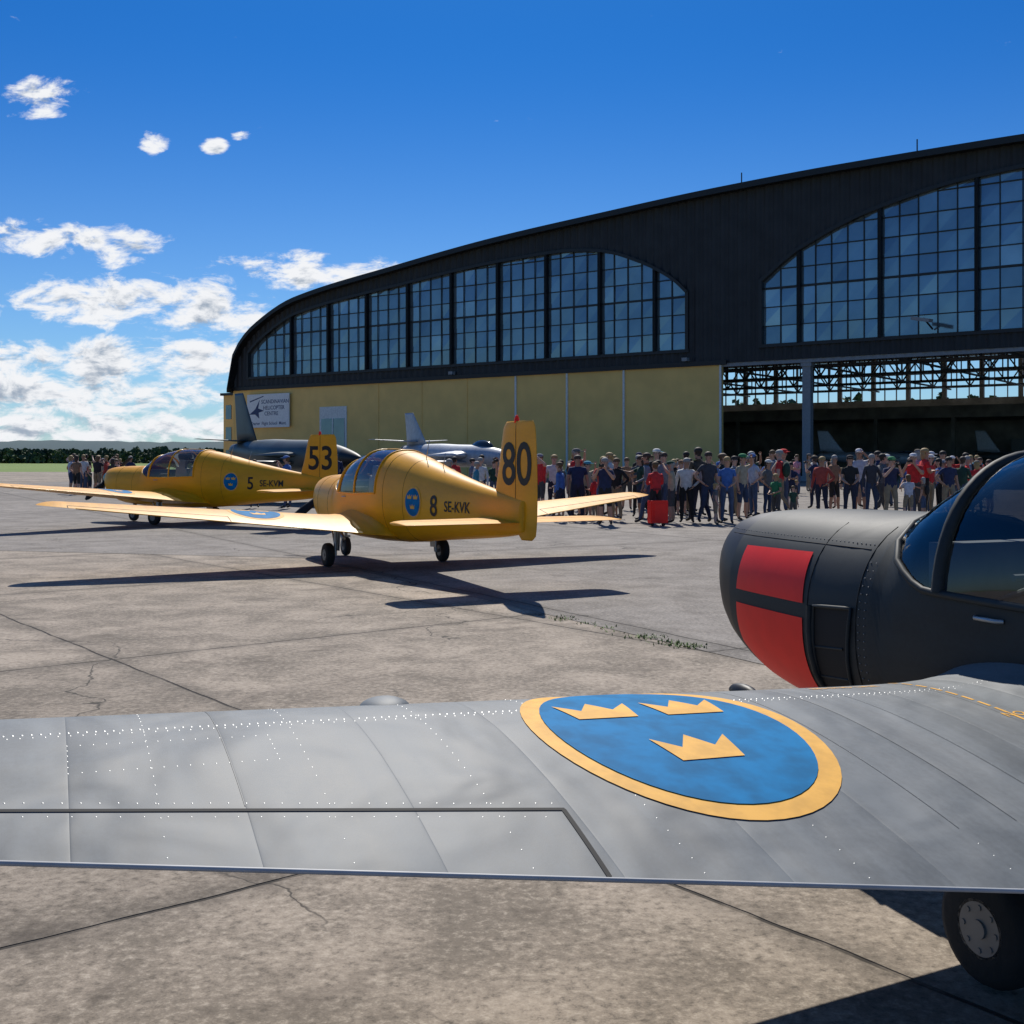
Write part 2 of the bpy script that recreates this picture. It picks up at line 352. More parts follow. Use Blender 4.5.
    if fg:
        f1=lambda u,v,off=.004:(u,fus_y(u,v)+off,v)
        decal('red_panel',[[(1.68,1.02),(1.70,1.26),(2.32,1.25),(2.34,1.02)],[(1.68,.95),(2.34,.95),(2.35,.74),(2.2,.59),(1.95,.49),(1.74,.455),(1.68,.55)]],f1,RED,E,.04)
        fr=[(1.30,1.04),(1.58,1.02),(1.60,.54),(1.36,.57)]
        decal('air_outlet',[fr],f1,SEAM,E,.04)
        pts=[]
        for i in range(4):
            a,b=fr[i],fr[(i+1)%4]
            for k in range(6): t=k/6; pts.append(f1(a[0]+(b[0]-a[0])*t,a[1]+(b[1]-a[1])*t,.008))
        curve('outlet_frame',pts,.009,DARK,E,True)
        for zz in(.70,.84): curve('outlet_slat',[f1(1.36,zz+.01,.004),f1(1.58,zz-.01,.004)],.006,DARK,E)
        curve('outlet_lip',[f1(1.60,z,.02) for z in(.56,.7,.8,.9,1.02)],.014,DARK,E)
        for x in(1.645,1.27): curve('cowl_seam',[(x,fus_y(x,z)+.0005,z) for z in[.6+i*.04 for i in range(21)]],.0022,SEAM,E)
        curve('cowl_seam',[(x,fus_y(x,1.3)+.0005,1.3) for x in[1.3+i*.1 for i in range(14)]],.0022,SEAM,E)
        g=Geo()
        for x in(1.25,1.21):
            for i in range(20):
                z=.6+i*.034; y=fus_y(x,z); g.cyl((x,y-.001,z),(x,y+.002,z),.0035,.003,6)
        for i in range(44):
            x=1.3+i*.032
            for z in(1.32,): y=fus_y(x,z); g.cyl((x,y-.001,z),(x,y+.002,z),.0035,.003,6)
        g.out('fuselage_rivets',[HUB],True,E)
    else:
        for x in(2.05,1.4,-1.1,-1.7): 
            s=sect(x,1.002); curve('panel_seam',s,.002,SEAM,E,True)
    def wheel(x,y,r,wd,name):
        prof=[(-.5,.45),(-.5,.8),(-.42,.93),(-.25,.99),(0,1),(.25,.99),(.42,.93),(.5,.8),(.5,.45)]
        v,f=grid([[(x+q*r*math.cos(t),y+p*wd,r+q*r*math.sin(t)) for t in[2*math.pi*i/36 for i in range(36)]] for p,q in prof],True,False); fixn(mesh(name,v,f,RUB,None,True,E))
        g=Geo(); g.cyl((x,y-wd*.42,r),(x,y+wd*.42,r),r*.56,n=28)
        g.cyl((x,y-wd*.5,r),(x,y+wd*.5,r),r*.5,r*.5,28); g.cyl((x,y-wd*.56,r),(x,y+wd*.56,r),r*.16,n=14)
        for i in range(8):
            a=i*math.pi/4; g.cyl((x+.36*r*math.cos(a),y-wd*.53,r+.36*r*math.sin(a)),(x+.36*r*math.cos(a),y+wd*.53,r+.36*r*math.sin(a)),r*.05,n=8)
        g.out(name+'_hub',[HUB],False,E)
    g=Geo()
    for sd in(1,-1):
        wheel(0,sd*1.0,.19,.13,'main_wheel'); g.cyl((0,sd*.88,.19),(0,sd*1.0,.19),.025); g.cyl((0,sd*.88,.17),(.03,sd*.86,.62),.03); g.cyl((0,sd*.88,.3),(.28,sd*.84,.6),.015)
        g.beam((0.02,sd*.84,.25),(.03,sd*.82,.58),.22,.008)
    wheel(1.95,0,.165,.11,'nose_wheel'); g.cyl((1.95,.07,.165),(1.95,.07,.3),.015); g.cyl((1.95,-.07,.165),(1.95,-.07,.3),.015); g.beam((1.95,-.08,.34),(1.95,.08,.34),.04); g.cyl((1.95,0,.34),(1.9,0,.6),.03)
    g.out('gear_legs',[STEEL],False,E)
    return E
scheme_prop=2.5
aircraft((2.49,4.1),22,(DARK,GREYW,BLK,DARK,None,None,None,True),.60,.080,.108)
aircraft((-2.05,18.8),28,(YEL,YEL,TEAL,YEL,'8','80','SE-KVK',False))
aircraft((-8.8,31.0),58,(YEL,YEL,TEAL,YEL,'5','53','SE-KVM',False),size=1.06)
# ---------------------------------------------------------------- jets
def jet(loc,theta,L,H,col,fincol,fat=.8,nose=None):
    E=empty('jet_aircraft',(loc[0],loc[1],0),math.radians(90+theta)); k=L/12.; 
    pr=mono([(-6,.30,1.85,2.4),(-4.5,.45,1.55,2.5),(-2,.65,1.3,2.55),(0,.7,1.25,2.5),(2.2,.6,1.25,2.45),(4,.42,1.35,2.25),(5.2,.26,1.5,2.02),(5.8,.12,1.6,1.85),(6,.02,1.68,1.75)])
    se=[];fm=[]
    for i in range(49):
        x=-6+i*.25; hw,a,b=pr(x); se.append([(x*k,fat*hw*math.cos(t),(a+b)/2+(b-a)/2*math.sin(t)*fat) for t in[2*math.pi*j/24 for j in range(24)]])
        if i<48: fm+=[1 if x>4.6 else 0]*24
    v,f=grid(se); fixn(mesh('fuselage',v,f,[col,nose or col],fm+[0,1],True,E))
    se=[]
    for i in range(13):
        t=i/12; x=1.2+2.2*t; h=math.sin(math.pi*t)**.6; se.append([(x*k,.28*fat*max(.05,h)*math.cos(q),2.12+(.1+.38*fat*h)*math.sin(q)) for q in[math.pi*j/12 for j in range(13)]])
    v,f=grid(se,False,False); o=mesh('canopy',v,f,mat('jet_canopy',(.03,.04,.05),.12,.1),None,True,E); fixn(o)
    def surf(name,r,t,th,m):
        se=[]
        for q in[0,.25,.5,.75,.95,1]:
            a,b,y,z=[r[i]+(t[i]-r[i])*q for i in range(4)]; h=th*(1-.6*q); fr=[(1-math.cos(math.pi*i/8))/2 for i in range(9)]
            vert=abs(t[3]-r[3])>abs(t[2]-r[2])
            def P(f,s):
                d=s*h*(2.4*math.sqrt(f)-2.4*f); return ((a-(a-b)*f)*k,y+(d if vert else 0),z+(0 if vert else d))
            se.append([P(f,1) for f in fr]+[P(f,-1) for f in fr[1:-1]][::-1])
        v,f=grid(se); fixn(mesh(name,v,f,m,None,True,E))
    for sd in(1,-1):
        surf('wing',(1.6,-1.6,sd*.4,1.6),(-1.6,-2.8,sd*4.8,1.65),.14,col); surf('tailplane',(-4.4,-5.7,0,2.5),(-5.3,-6.0,sd*1.9,2.6),.06,col)
        surf('intake',(1.8,-2,sd*.5,1.9),(1.6,-2.2,sd*.85,1.9),.3,col)
    surf('tail_fin',(-3.4,-5.8,0,2.3),(-5.1,-6.1,0,H),.10,fincol)
    g=Geo()
    for x,y in((4,0),(-.6,1.4),(-.6,-1.4)):
        g.cyl((x*k,y,.3),(x*k,y,1.5),.06); g.cyl((x*k,y-.1,.3),(x*k,y+.1,.3),.3,n=20,mi=1)
    g.out('landing_gear',[STEEL,RUB],False,E)
    g=Geo(); g.cyl((-6.0*k,0,2.1),(-6.15*k,0,2.1),.28,.24,20); g.cyl((6*k,0,1.72),(7*k,0,1.72),.02,n=6); g.out('nozzle_and_probe',[STEEL],False,E)
    return E
CAMO=mat('camouflage_green',(.045,.06,.06),.45,nz=.4,ns=.6)
SILV=mat('silver_paint',(.40,.42,.45),.45,.2)
jet((-8.7,45.5),214.8,12,4.6,CAMO,CAMO,1.0,BLK)
jet((-2.2,48),215,9,3.8,SILV,SILV,.75)
jet((36,112),250,12,4.6,SILV,SILV,.9)
jet((54,118),240,12,4.8,CAMO,SILV,1.)
# ---------------------------------------------------------------- people
SKIN=[mat('skin_a',(.48,.27,.18),.6,nz=.05),mat('skin_b',(.40,.22,.14),.6,nz=.05),mat('skin_c',(.55,.33,.24),.6,nz=.05)]
HAIR=[mat('hair_'+str(i),c,.7) for i,c in enumerate([(.05,.03,.02),(.12,.07,.03),(.35,.24,.10),(.3,.29,.27),(.02,.015,.012)])]
CL=[(.02,.02,.025),(.02,.03,.08),(.6,.6,.58),(.05,.05,.06),(.6,.03,.03),(.03,.2,.08),(.4,.34,.24),(.06,.15,.40),(.55,.25,.3),(.12,.12,.12),(.02,.02,.02),(.18,.2,.24),(.5,.5,.55),(.06,.05,.04),(.06,.28,.38),(.4,.07,.05),(.26,.14,.08),(.02,.06,.04)]
SHIRT=[mat('cloth_%d'%i,c,.9,nz=.15,ns=10) for i,c in enumerate(CL)]
PANT=[mat('trousers_%d'%i,c,.9,nz=.15,ns=10) for i,c in enumerate([(.02,.025,.05),(.03,.05,.10),(.02,.02,.02),(.26,.21,.14),(.07,.07,.07),(.06,.09,.16)])]
SHOE=mat('shoes',(.03,.025,.02),.7)
EYE=mat('eyes',(.02,.02,.02),.3)
def person_mesh(pose,shorts,sleeve,longhair,cap):
    V=[];Ed=[];Rd=[];seg=[]
    def add(p,r,par=None,kind=None):
        V.append(Vector(p)); Rd.append(r if isinstance(r,tuple) else(r,r)); i=len(V)-1
        if par is not None: Ed.append((par,i)); seg.append((par,i,kind))
        return i
    lean=pose.get('lean',0)
    pel=add((0,0,.96),(.15,.115)); sp=add((0,-lean*.3,1.13),(.135,.105),pel,'T'); ch=add((0,-lean*.7,1.33),(.165,.12),sp,'T')
    nk=add((0,-lean-.0,1.475),(.075,.07),ch,'T'); n1=add((0,-lean-.015,1.545),(.055,.058),nk,'N')
    hx,hy=pose.get('head',(0,0))
    h0=add((hx*.4,-lean-.03+hy*.3,1.615),(.07,.08),n1,'H'); h1=add((hx*.6,-lean-.025+hy*.5,1.69),(.082,.1),h0,'H'); h2=add((hx*.8,-lean-.01+hy*.6,1.765),(.055,.065),h1,'H')
    hands=[]
    for s,arm in((1,pose['R']),(-1,pose['L'])):
        sh=add((s*.175,-lean*.85,1.425),.062,ch,'T')
        e=add((s*arm[0][0],arm[0][1]-lean,arm[0][2]),.045,sh,'U'); w=add((s*arm[1][0],arm[1][1]-lean,arm[1][2]),.029,e,'F')
        d=(V[w]-V[e]).normalized(); h=add(V[w]+d*.07,(.038,.022),w,'S'); hands.append((V[w]+d*.06,d,s))
        hp=pose['legs'][0 if s==1 else 1]
        hi=add((s*.095,0,.90),.092,pel,'P'); md=add((s*.1+(hp[0]*s-.1*s)*.4,hp[1]*.5,.72),.085,hi,'P'); kn=add((s*hp[0],hp[1],hp[2]),.057,md,'P')
        cf=add(((s*hp[0]+s*hp[3])/2,(hp[1]+hp[4])/2+.02,.33),.056,kn,'C'); an=add((s*hp[3],hp[4],.09),.038,cf,'C'); to=add((s*(hp[3]+.03),hp[4]-.13,.045),(.042,.032),an,'X')
    me=bpy.data.meshes.new('p'); me.from_pydata(V,Ed,[]); o=bpy.data.objects.new('p',me); COL.objects.link(o)
    m=o.modifiers.new('s','SKIN'); m.use_smooth_shade=True
    for i,d in enumerate(me.skin_vertices[0].data): d.radius=Rd[i]; d.use_root=(i==0)
    ss=o.modifiers.new('b','SUBSURF'); ss.levels=1; ss.render_levels=1
    dg=bpy.context.evaluated_depsgraph_get(); dg.update(); res=bpy.data.meshes.new_from_object(o.evaluated_get(dg)); bpy.data.objects.remove(o)
    vs=[v.co.copy() for v in res.vertices]; fs=[tuple(p.vertices) for p in res.polygons]; fm=[]
    hc=V[h1]
    for f in fs:
        c=sum((vs[i] for i in f),Vector())/len(f); best=None;bd=9
        for a,b,k in seg:
            p,q=V[a],V[b]; t=max(0,min(1,(c-p).dot(q-p)/max(1e-9,(q-p).length_squared))); d=(c-(p+(q-p)*t)).length/ (Rd[a][0]*(1-t)+Rd[b][0]*t)
            if d<bd: bd=d;best=(k,t)
        k,t=best
        mi={'T':1,'N':0,'H':0,'U':1,'F':1 if sleeve else 0,'S':0,'P':2,'C':0 if shorts else 2,'X':4}[k]
        if k=='H' and (c.y>hc.y+.012 or c.z>hc.z+.045) and c.z>hc.z-.09: mi=3
        if k=='T' and c.z<.98: mi=2
        if k=='U' and not sleeve and t>.6: mi=0
        if k=='P' and shorts and c.z<.5: mi=0
        if k=='C' and c.z<.11: mi=4
        fm.append(mi)
    def blob(c,r,mi,n=8,m_=6):
        k=len(vs)
        for i in range(m_+1):
            a=-math.pi/2+math.pi*i/m_
            for j in range(n):
                b=2*math.pi*j/n; vs.append(Vector((c[0]+r[0]*math.cos(a)*math.cos(b),c[1]+r[1]*math.cos(a)*math.sin(b),c[2]+r[2]*math.sin(a))))
        for i in range(m_):
            for j in range(n): fs.append((k+i*n+j,k+i*n+(j+1)%n,k+(i+1)*n+(j+1)%n,k+(i+1)*n+j)); fm.append(mi)
    blob(hc+Vector((0,-.1,-.03)),(.013,.02,.022),0); blob(hc+Vector((0,-.085,-.068)),(.024,.01,.007),0)
    for s in(1,-1): blob(hc+Vector((s*.03,-.088,.0)),(.012,.008,.007),5,6,4); blob(hc+Vector((s*.083,.0,-.02)),(.01,.02,.03),0)
    blob(hc+Vector((0,.018,.035)),(.092,.105,.085),3,12,8)
    if longhair: blob(hc+Vector((0,.06,-.06)),(.085,.055,.14),3,12,8)
    if cap: blob(hc+Vector((0,0,.055)),(.098,.115,.07),6,12,8); blob(hc+Vector((0,-.13,.04)),(.07,.075,.012),6,10,4)
    for c,d,s in hands:
        a=d.cross(Vector((0,1,0))); a=a.normalized() if a.length>.1 else Vector((1,0,0)); b=d.cross(a)
        for i,l in enumerate((.06,.072,.068,.055)):
            base=c+b*(-.024+i*.016)+d*.03; tip=base+d*l+a*(-s)*.018; k=len(vs)
            for P,r in((base,.009),(base*.45+tip*.55+a*s*.004,.0085),(tip,.006)):
                for q in range(5): t=2*math.pi*q/5; vs.append(P+a*r*math.cos(t)+b*r*math.sin(t))
            for z in(0,1):
                for q in range(5): fs.append((k+z*5+q,k+z*5+(q+1)%5,k+z*5+5+(q+1)%5,k+z*5+5+q)); fm.append(0)
        base=c-b*.028; tip=base-b*.03+d*.045; k=len(vs)
        for P,r in((base,.011),(tip,.007)):
            for q in range(5): t=2*math.pi*q/5; vs.append(P+a*r*math.cos(t)+d*r*math.sin(t))
        for q in range(5): fs.append((k+q,k+(q+1)%5,k+5+(q+1)%5,k+5+q)); fm.append(0)
    if pose.get('cam'): 
        k=len(vs); c=(hands[0][0]+hands[1][0])/2+Vector((0,-.04,.02)); g=Geo(); g.box(c.x-.06,c.x+.06,c.y-.02,c.y+.02,c.z-.035,c.z+.045); g.cyl(c,c+Vector((0,-.09,0)),.035)
        vs+= [Vector(q) for q in g.v]; fs+=[tuple(k+i for i in f) for f in g.f]; fm+=[4]*len(g.f)
    if pose.get('pack'):
        blob((0,.17-lean*.6,1.25),(.15,.1,.22),6,12,8)
    me=bpy.data.meshes.new('person'); me.from_pydata([tuple(v) for v in vs],[],fs)
    for i in range(7): me.materials.append(SHIRT[0])
    me.polygons.foreach_set('material_index',fm); me.polygons.foreach_set('use_smooth',[True]*len(fs)); me.update(); return me
dn=((.24,.02,1.13),(.26,-.06,.88)); 
cam_=((.26,-.12,1.22),(.08,-.28,1.52)); hip=((.34,.06,1.18),(.19,-.07,1.02)); crs=((.24,-.04,1.16),(-.04,-.19,1.2)); wav=((.3,-.1,1.5),(.12,-.2,1.68)); fold=((.22,-.03,1.14),(.12,-.22,1.05)); pt=((.28,-.2,1.32),(.3,-.44,1.38))
st=[(.11,-.01,.5,.12,.0),(.11,.0,.5,.13,.02)]; st2=[(.13,-.05,.5,.16,-.03),(.1,.0,.5,.11,.03)]; wk=[(.1,-.14,.51,.1,-.22),(.1,.03,.5,.1,.27)]
POSES=[dict(R=dn,L=dn,legs=st,head=(0,0)),dict(R=cam_,L=cam_,legs=st2,cam=1,lean=.02),dict(R=hip,L=dn,legs=st2,head=(.03,0)),dict(R=crs,L=crs,legs=st,lean=.01),
 dict(R=wav,L=dn,legs=st2,head=(-.02,0)),dict(R=fold,L=fold,legs=st,head=(0,-.03)),dict(R=dn,L=fold,legs=wk,lean=.04),dict(R=dn,L=pt,legs=st,pack=1),dict(R=dn,L=hip,legs=wk,pack=1),dict(R=hip,L=hip,legs=st)]
PM=[]
for i,p in enumerate(POSES):
    PM.append(person_mesh(p,i%3==1,i%4==2,i%2==1,i%5==4))
    if i<6: PM.append(person_mesh(p,i%2==0,i%3==0,i%3==2,i%4==1))
def person(x,y,sc_=1.0,rot=None,shirt=None):
    me=R.choice(PM); o=bpy.data.objects.new('child' if sc_<.8 else 'person',me); o.location=(x,y,.0); 
    o.rotation_euler=(0,0,rot if rot is not None else R.gauss(0,.9)+(math.pi if R.random()<.25 else 0)); w=R.uniform(.92,1.16)
    o.scale=(sc_*w,sc_*w,sc_); link(o)
    ms=[R.choice(SKIN),shirt or R.choice(SHIRT),R.choice(PANT),R.choice(HAIR),SHOE,EYE,R.choice(SHIRT)]
    for i,m in enumerate(ms): o.material_slots[i].link='OBJECT'; o.material_slots[i].material=m
placed=[]
def crowd(px0,px1,Y0,Y1,n,chp=.16,cl=.6):
    c=0;t=0; cen=[R.uniform(px0,px1) for _ in range(max(2,n//4))]
    while c<n and t<4000:
        t+=1; Y=Y0+(Y1-Y0)*R.random()**1.2; px=R.gauss(R.choice(cen),11) if R.random()<cl else R.uniform(px0,px1)
        if not px0<=px<=px1: continue
        X=(px-512)/FPX*Y
        if any((X-a)**2+(Y-b)**2<.2 for a,b in placed): continue
        placed.append((X,Y)); c+=1; person(X,Y,R.uniform(.55,.75) if R.random()<chp else R.uniform(.90,1.14))
crowd(545,800,31.5,41,58); crowd(805,990,32.5,44,44); crowd(400,545,35,44,26); crowd(600,735,30,32.5,12); crowd(70,135,56,66,26); crowd(250,400,40,43,8)
crowd(640,990,46,70,30)
SC=empty('suitcase',(3.75,29.6,0),.3); g=Geo()
g.box(-.22,.22,-.13,.13,.08,.66,0); g.box(-.24,.24,-.11,.11,.11,.63,0); g.box(-.16,.16,-.15,-.13,.15,.58,0)
for x in(-.16,.16): g.cyl((x,-.03,.045),(x,.03,.045),.045,mi=1); g.cyl((x*.7,.08,.6),(x*.7,.08,.95),.01,n=6,mi=1)
g.cyl((-.115,.08,.95),(.115,.08,.95),.014,n=6,mi=1); g.out('case_body',[RED,BLK],False,SC)
# ---------------------------------------------------------------- hangar
HX=empty('aircraft_hangar',(-30.2,132.6,0),math.atan2(-.593,.805))
HDARK=mat('dark_cladding',(.020,.021,.023),.6,.1,nz=.25,ns=.5); HBEI=mat('beige_panels',(.88,.55,.165),.6,nz=.07,ns=.4); HTRIM=mat('black_trim',(.008,.009,.01),.5)
FR=mat('window_frame',(.012,.014,.016),.5); HW=mat('white_trim',(.7,.7,.66),.6)
PANES=[mat('window_pane_%d'%i,c,.08,.65,nz=.1,ns=.3) for i,c in enumerate([(.22,.29,.33),(.26,.34,.38),(.18,.24,.28),(.31,.39,.43)])]
HIN=mat('hangar_interior',(.32,.31,.29),.8,nz=.3,ns=.4); HSTL=mat('roof_steel',(.20,.21,.21),.6,.0); HCOL=mat('column_steel',(.25,.26,.27),.6)
half=[(-2.9,9.9),(-2.6,12.3),(-1.5,14.5),(1.5,16.9),(8.2,19.5),(23.1,21.5),(36,22.9),(47.4,23.7),(59.3,24.4),(70.4,24.75),(82,24.85)]
rp=half+[(164-s,z) for s,z in reversed(half[:-1])]
roof=mono(rp); S0=-2.9; SE=166.9
w1=mono([(-.3,14.0),(1.6,15.4),(8.2,18.1),(23.1,19.8),(36,20.9),(43,21.1),(47.4,20.7),(51.6,19.3),(55,17.4),(56.3,16.2)])
w2h=[(63.1,16.5),(66.4,18.8),(72.8,21.3),(80.3,22.7),(86,23.0)]; w2=mono(w2h+[(172-s,z) for s,z in reversed(w2h[:-1])])
def wtop(s):
    if -.3<=s<=56.3: return w1(s)
    if 63.1<=s<=108.9: return w2(s)
    return None
WB=11.2
g=Geo(); ds=.2; n=int((SE-S0)/ds)
for i in range(n):
    a,b=S0+i*ds,S0+(i+1)*ds; k=i%4; da=(0,0,.11,.11)[k]; db=(0,.11,.11,0)[k]
    ra,rb=roof(a),roof(b); m=(a+b)/2; wt=wtop(m)
    if wt:
        ta,tb=(wtop(a) or wt),(wtop(b) or wt)
        g.quad((a,da,9.9),(b,db,9.9),(b,db,WB),(a,da,WB)); g.quad((a,da,ta),(b,db,tb),(b,db,max(rb,tb)),(a,da,max(ra,ta)))
    else: g.quad((a,da,9.9),(b,db,9.9),(b,db,rb),(a,da,ra))
g.out('upper_facade',[HDARK],False,HX)
g=Geo(); NR=170
for i in range(NR):
    a=S0-.15+i*(SE-S0+.3)/NR; b=S0-.15+(i+1)*(SE-S0+.3)/NR; za=roof(a);zb=roof(b)
    if i==0: za=9.8
    if i==NR-1: zb=9.8
    g.quad((a,-.9,za+.12),(b,-.9,zb+.12),(b,60,zb+.12),(a,60,za+.12)); g.quad((a,60,za-.25),(b,60,zb-.25),(b,-.9,zb-.25),(a,-.9,za-.25)); g.quad((a,-.9,za-.3),(b,-.9,zb-.3),(b,-.9,zb+.2),(a,-.9,za+.2))
g.out('roof',[HTRIM],False,HX)
g=Geo(); gp=Geo()
def window(s0,s1,mull):
    ms=[s0]+mull+[s1]
    for i in range(len(ms)-1):
        a,b=ms[i],ms[i+1]; nb=max(1,round((b-a)/1.45)); bars=[a+(b-a)*k/nb for k in range(nb+1)]
        for k,q in enumerate(bars):
            t=wtop(min(s1-.001,max(s0+.001,q))); heavy=k==0 or k==nb; w=.28 if heavy else .055
            g.box(q-w/2,q+w/2,(-.18 if heavy else .12),.2,WB,t)
        for k in range(nb):
            x0,x1=bars[k],bars[k+1]; z=WB
            t0,t1=wtop(max(s0+.001,x0)),wtop(min(s1-.001,x1)); j=0
            while z<max(t0,t1):
                z2=z+1.55; tl=.02
                r=[R.uniform(-tl,tl) for _ in range(4)]
                c=[(x0,.25+r[0],min(z,t0)),(x1,.25+r[1],min(z,t1)),(x1,.25+r[2],min(z2,t1)),(x0,.25+r[3],min(z2,t0))]
                gp.quad(*c,R.choice([0,0,1,1,2,3]) if R.random()<.5 else 0)
                if z>WB and z<min(t0,t1): g.box(x0,x1,.1,.19,z-.03-(.05 if j==3 else 0),z+.03+(.05 if j==3 else 0))
                z=z2;j+=1
    k=int((s1-s0)/.5)
    for i in range(k):
        a=s0+(s1-s0)*i/k+.001; b=s0+(s1-s0)*(i+1)/k-.001; g.beam((a,.02,wtop(a)),(b,.02,wtop(b)),.5,.28)
    g.box(s0-.2,s1+.2,-.14,.22,WB-.22,WB+.06)
    for q in(s0,s1): g.box(q-.16,q+.16,-.16,.22,WB,wtop(min(s1-.001,max(s0+.001,q)))+.1)
window(-.3,56.3,[6.9,12.7,18.4,24.2,30,35.8,41.5,47.4,53.1]); window(63.1,108.9,[66.4,73,80.2,86.5,92.6,99.3,105.6])
g.out('window_bars',[FR],False,HX); gp.out('window_panes',PANES,False,HX)
g=Geo(); g.box(S0,59.5,.12,.4,0,9.9,0); g.box(S0,60,-.12,.0,9.75,10.15,1)
for q in(37.9,37.9+5.9,37.9+12,59.4): g.box(q-.09,q+.09,.0,.2,0,9.75,2)
for q in(20,26,31.9): g.box(q-.04,q+.04,.07,.2,0,9.75,0)
g.box(11.3,15.4,.04,.3,0,7.5,2); g.box(11.6,15.1,-.0,.2,0,6.2,3); g.box(13.3,13.45,-.04,.1,0,6.2,2)
for q in(17.5,): g.box(q,q+1.1,.05,.3,0,2.2,3)
g.box(S0-.2,S0+.1,.1,60,0,10.2,0); 
g.box(163.8,166.9,-.1,.4,0,12,0); g.box(164,164.4,.4,60,0,12,0)
g.box(-9.5,-3.2,4,30,0,9.6,0); g.box(-9.8,-3.15,3.7,30.3,9.6,9.9,1)
for zz in(1.2,4.0,6.7):
    for q in(-9.0,-7.4,-5.8,-4.4): g.box(q,q+1.0,3.93,4.1,zz,zz+1.7,3)
g.out('lower_walls',[HBEI,HTRIM,HW,PANES[2]],False,HX)
g=Geo()
g.box(-2.5,164,59.6,60,0,9.4,0); g.box(-2.5,164,59.6,60,14.6,22.5,0); 
q=-2
while q<164: g.box(q-.25,q+.25,59.5,60.05,9.4,14.6,0); g.box(q+1.45,q+1.53,59.6,59.9,9.4,14.6,0); g.box(q+2.95,q+3.03,59.6,59.9,9.4,14.6,0);q+=4.5
for z in(10.9,12.6): g.box(-2,164,59.65,59.85,z-.05,z+.05,0)
g.box(0,164,48,59.6,6.6,7.0,0); g.box(0,164,47.8,48,6.6,8.0,0)
for q in range(2,164,9): g.box(q,q+.4,48.2,48.6,0,6.6,0)
for q in(70,88,106): g.box(q,q+6,55,59,0,4.2,1); g.box(q+7,q+9,58,59,0,2.6,1)
g.out('interior_walls',[HIN,HCOL],False,HX)
g=Geo(); g.quad((-2.5,.5,.004),(163.5,.5,.004),(163.5,59.5,.004),(-2.5,59.5,.004)); g.out('floor_slab',[HIN],False,HX)
g=Geo()
for d in(3,17,31,45,57):
    zb=10.7
    g.beam((1,d,zb),(163,d,zb),.3,.3); g.beam((1,d,zb+3.2),(163,d,zb+3.2),.25,.25)
    q=1.;u=0
    while q<160: 
        g.beam((q,d,zb if u else zb+3.2),(q+2.2,d,zb+3.2 if u else zb),.14); g.beam((q,d,zb),(q,d,zb+3.2),.12); q+=2.2;u=1-u
for q in range(8,164,9):
    g.beam((q,1,10.5),(q,59,10.5),.12,.2)
g.out('roof_trusses',[HSTL],False,HX)
g=Geo()
for q in(66.9,96,125): g.box(q-.35,q+.35,.3,.9,0,9.9); g.box(q-.45,q+.45,.2,1.0,9.3,9.9); g.box(q-.5,q+.5,.15,1.05,0,.4)
g.box(59.5,163.8,.15,.5,9.6,9.9)
g.out('columns',[HCOL],False,HX)
g=Geo(); g.box(-.2,6.8,-.28,-.13,5.4,9.2,0); sg=g.out('sign_board',[WHITE],False,HX)
SB=mat('sign_blue',(.02,.04,.12),.5)
for tx,zz,xx,sz in(('SCANDINAVIAN',8.3,4.5,.62),('HELICOPTER',7.6,4.3,.62),('CENTRE',6.95,3.9,.62),('Charter  Flight School  Maint.',5.85,3.4,.5)):
    decal('sign_text',None,lambda u,v,xx=xx,zz=zz:(xx+u,-.285,zz+v),SB,HX,9,textmesh(tx,sz))
decal('sign_logo',[[(.2,6.9),(1.2,7.5),(2.0,8.6),(1.7,7.6),(2.7,7.3),(1.8,7.1),(1.9,6.4),(1.2,6.9)],[(.3,8.3),(2.6,8.9),(2.6,9.0),(.3,8.45)]],lambda u,v:(u,-.286,v),SB,HX,9)
g=Geo(); g.beam((77,0,11.6),(77,-2.2,12.2),.1); g.beam((76.2,-2.2,12.25),(77.6,-2.5,11.95),.6,.25,1); g.cyl((61.6,-.5,24.4),(61.6,-.5,25.6),.05); g.cyl((76,-.5,24.7),(76,-.5,26),.05)
for q in(30,56,90): g.box(q,q+.5,-.5,0,10.2,10.5,1)
g.out('facade_lamp',[HTRIM,HCOL],False,HX)
# ---------------------------------------------------------------- trees far away
TG,nt,b=newmat('distant_foliage'); tc=nt.nodes.new('ShaderNodeTexCoord').outputs['Object']
nt.links.new(MIX(nt,SS(nt,NO(nt,tc,.09,3),.35,.65),(.04,.07,.04),(.11,.15,.06)),b.inputs['Base Color']); b.inputs['Roughness'].default_value=.9
vs=[];fs=[]
def crown(cx,cy,h,r,con,smax=.95):
    n=95
    for i in range(n):
        t=R.random(); z=h*(.12+.88*t); rr=r*((1-t)*1.0+.05 if con else math.sin(math.pi*min(.97,.15+t*.83))**.6)*R.uniform(.5,1.08); a=R.uniform(0,6.283)
        c=Vector((cx+rr*math.cos(a),cy+rr*math.sin(a),z)); s=R.uniform(.35,smax)
        u=Vector((R.gauss(0,1),R.gauss(0,1),R.gauss(0,1))).normalized(); w=u.cross(Vector((R.gauss(0,1),R.gauss(0,1),R.gauss(0,1)))).normalized(); k=len(vs)
        vs.extend([tuple(c-u*s-w*s*.7),tuple(c+u*s-w*s*.5),tuple(c+u*s*.6+w*s),tuple(c-u*s*.8+w*s*.8)]); fs.append((k,k+1,k+2,k+3))
    k=len(vs); vs.extend([(cx-.25,cy,0),(cx+.25,cy,0),(cx+.1,cy,h*.8),(cx-.1,cy,h*.8)]); fs.append((k,k+1,k+2,k+3))
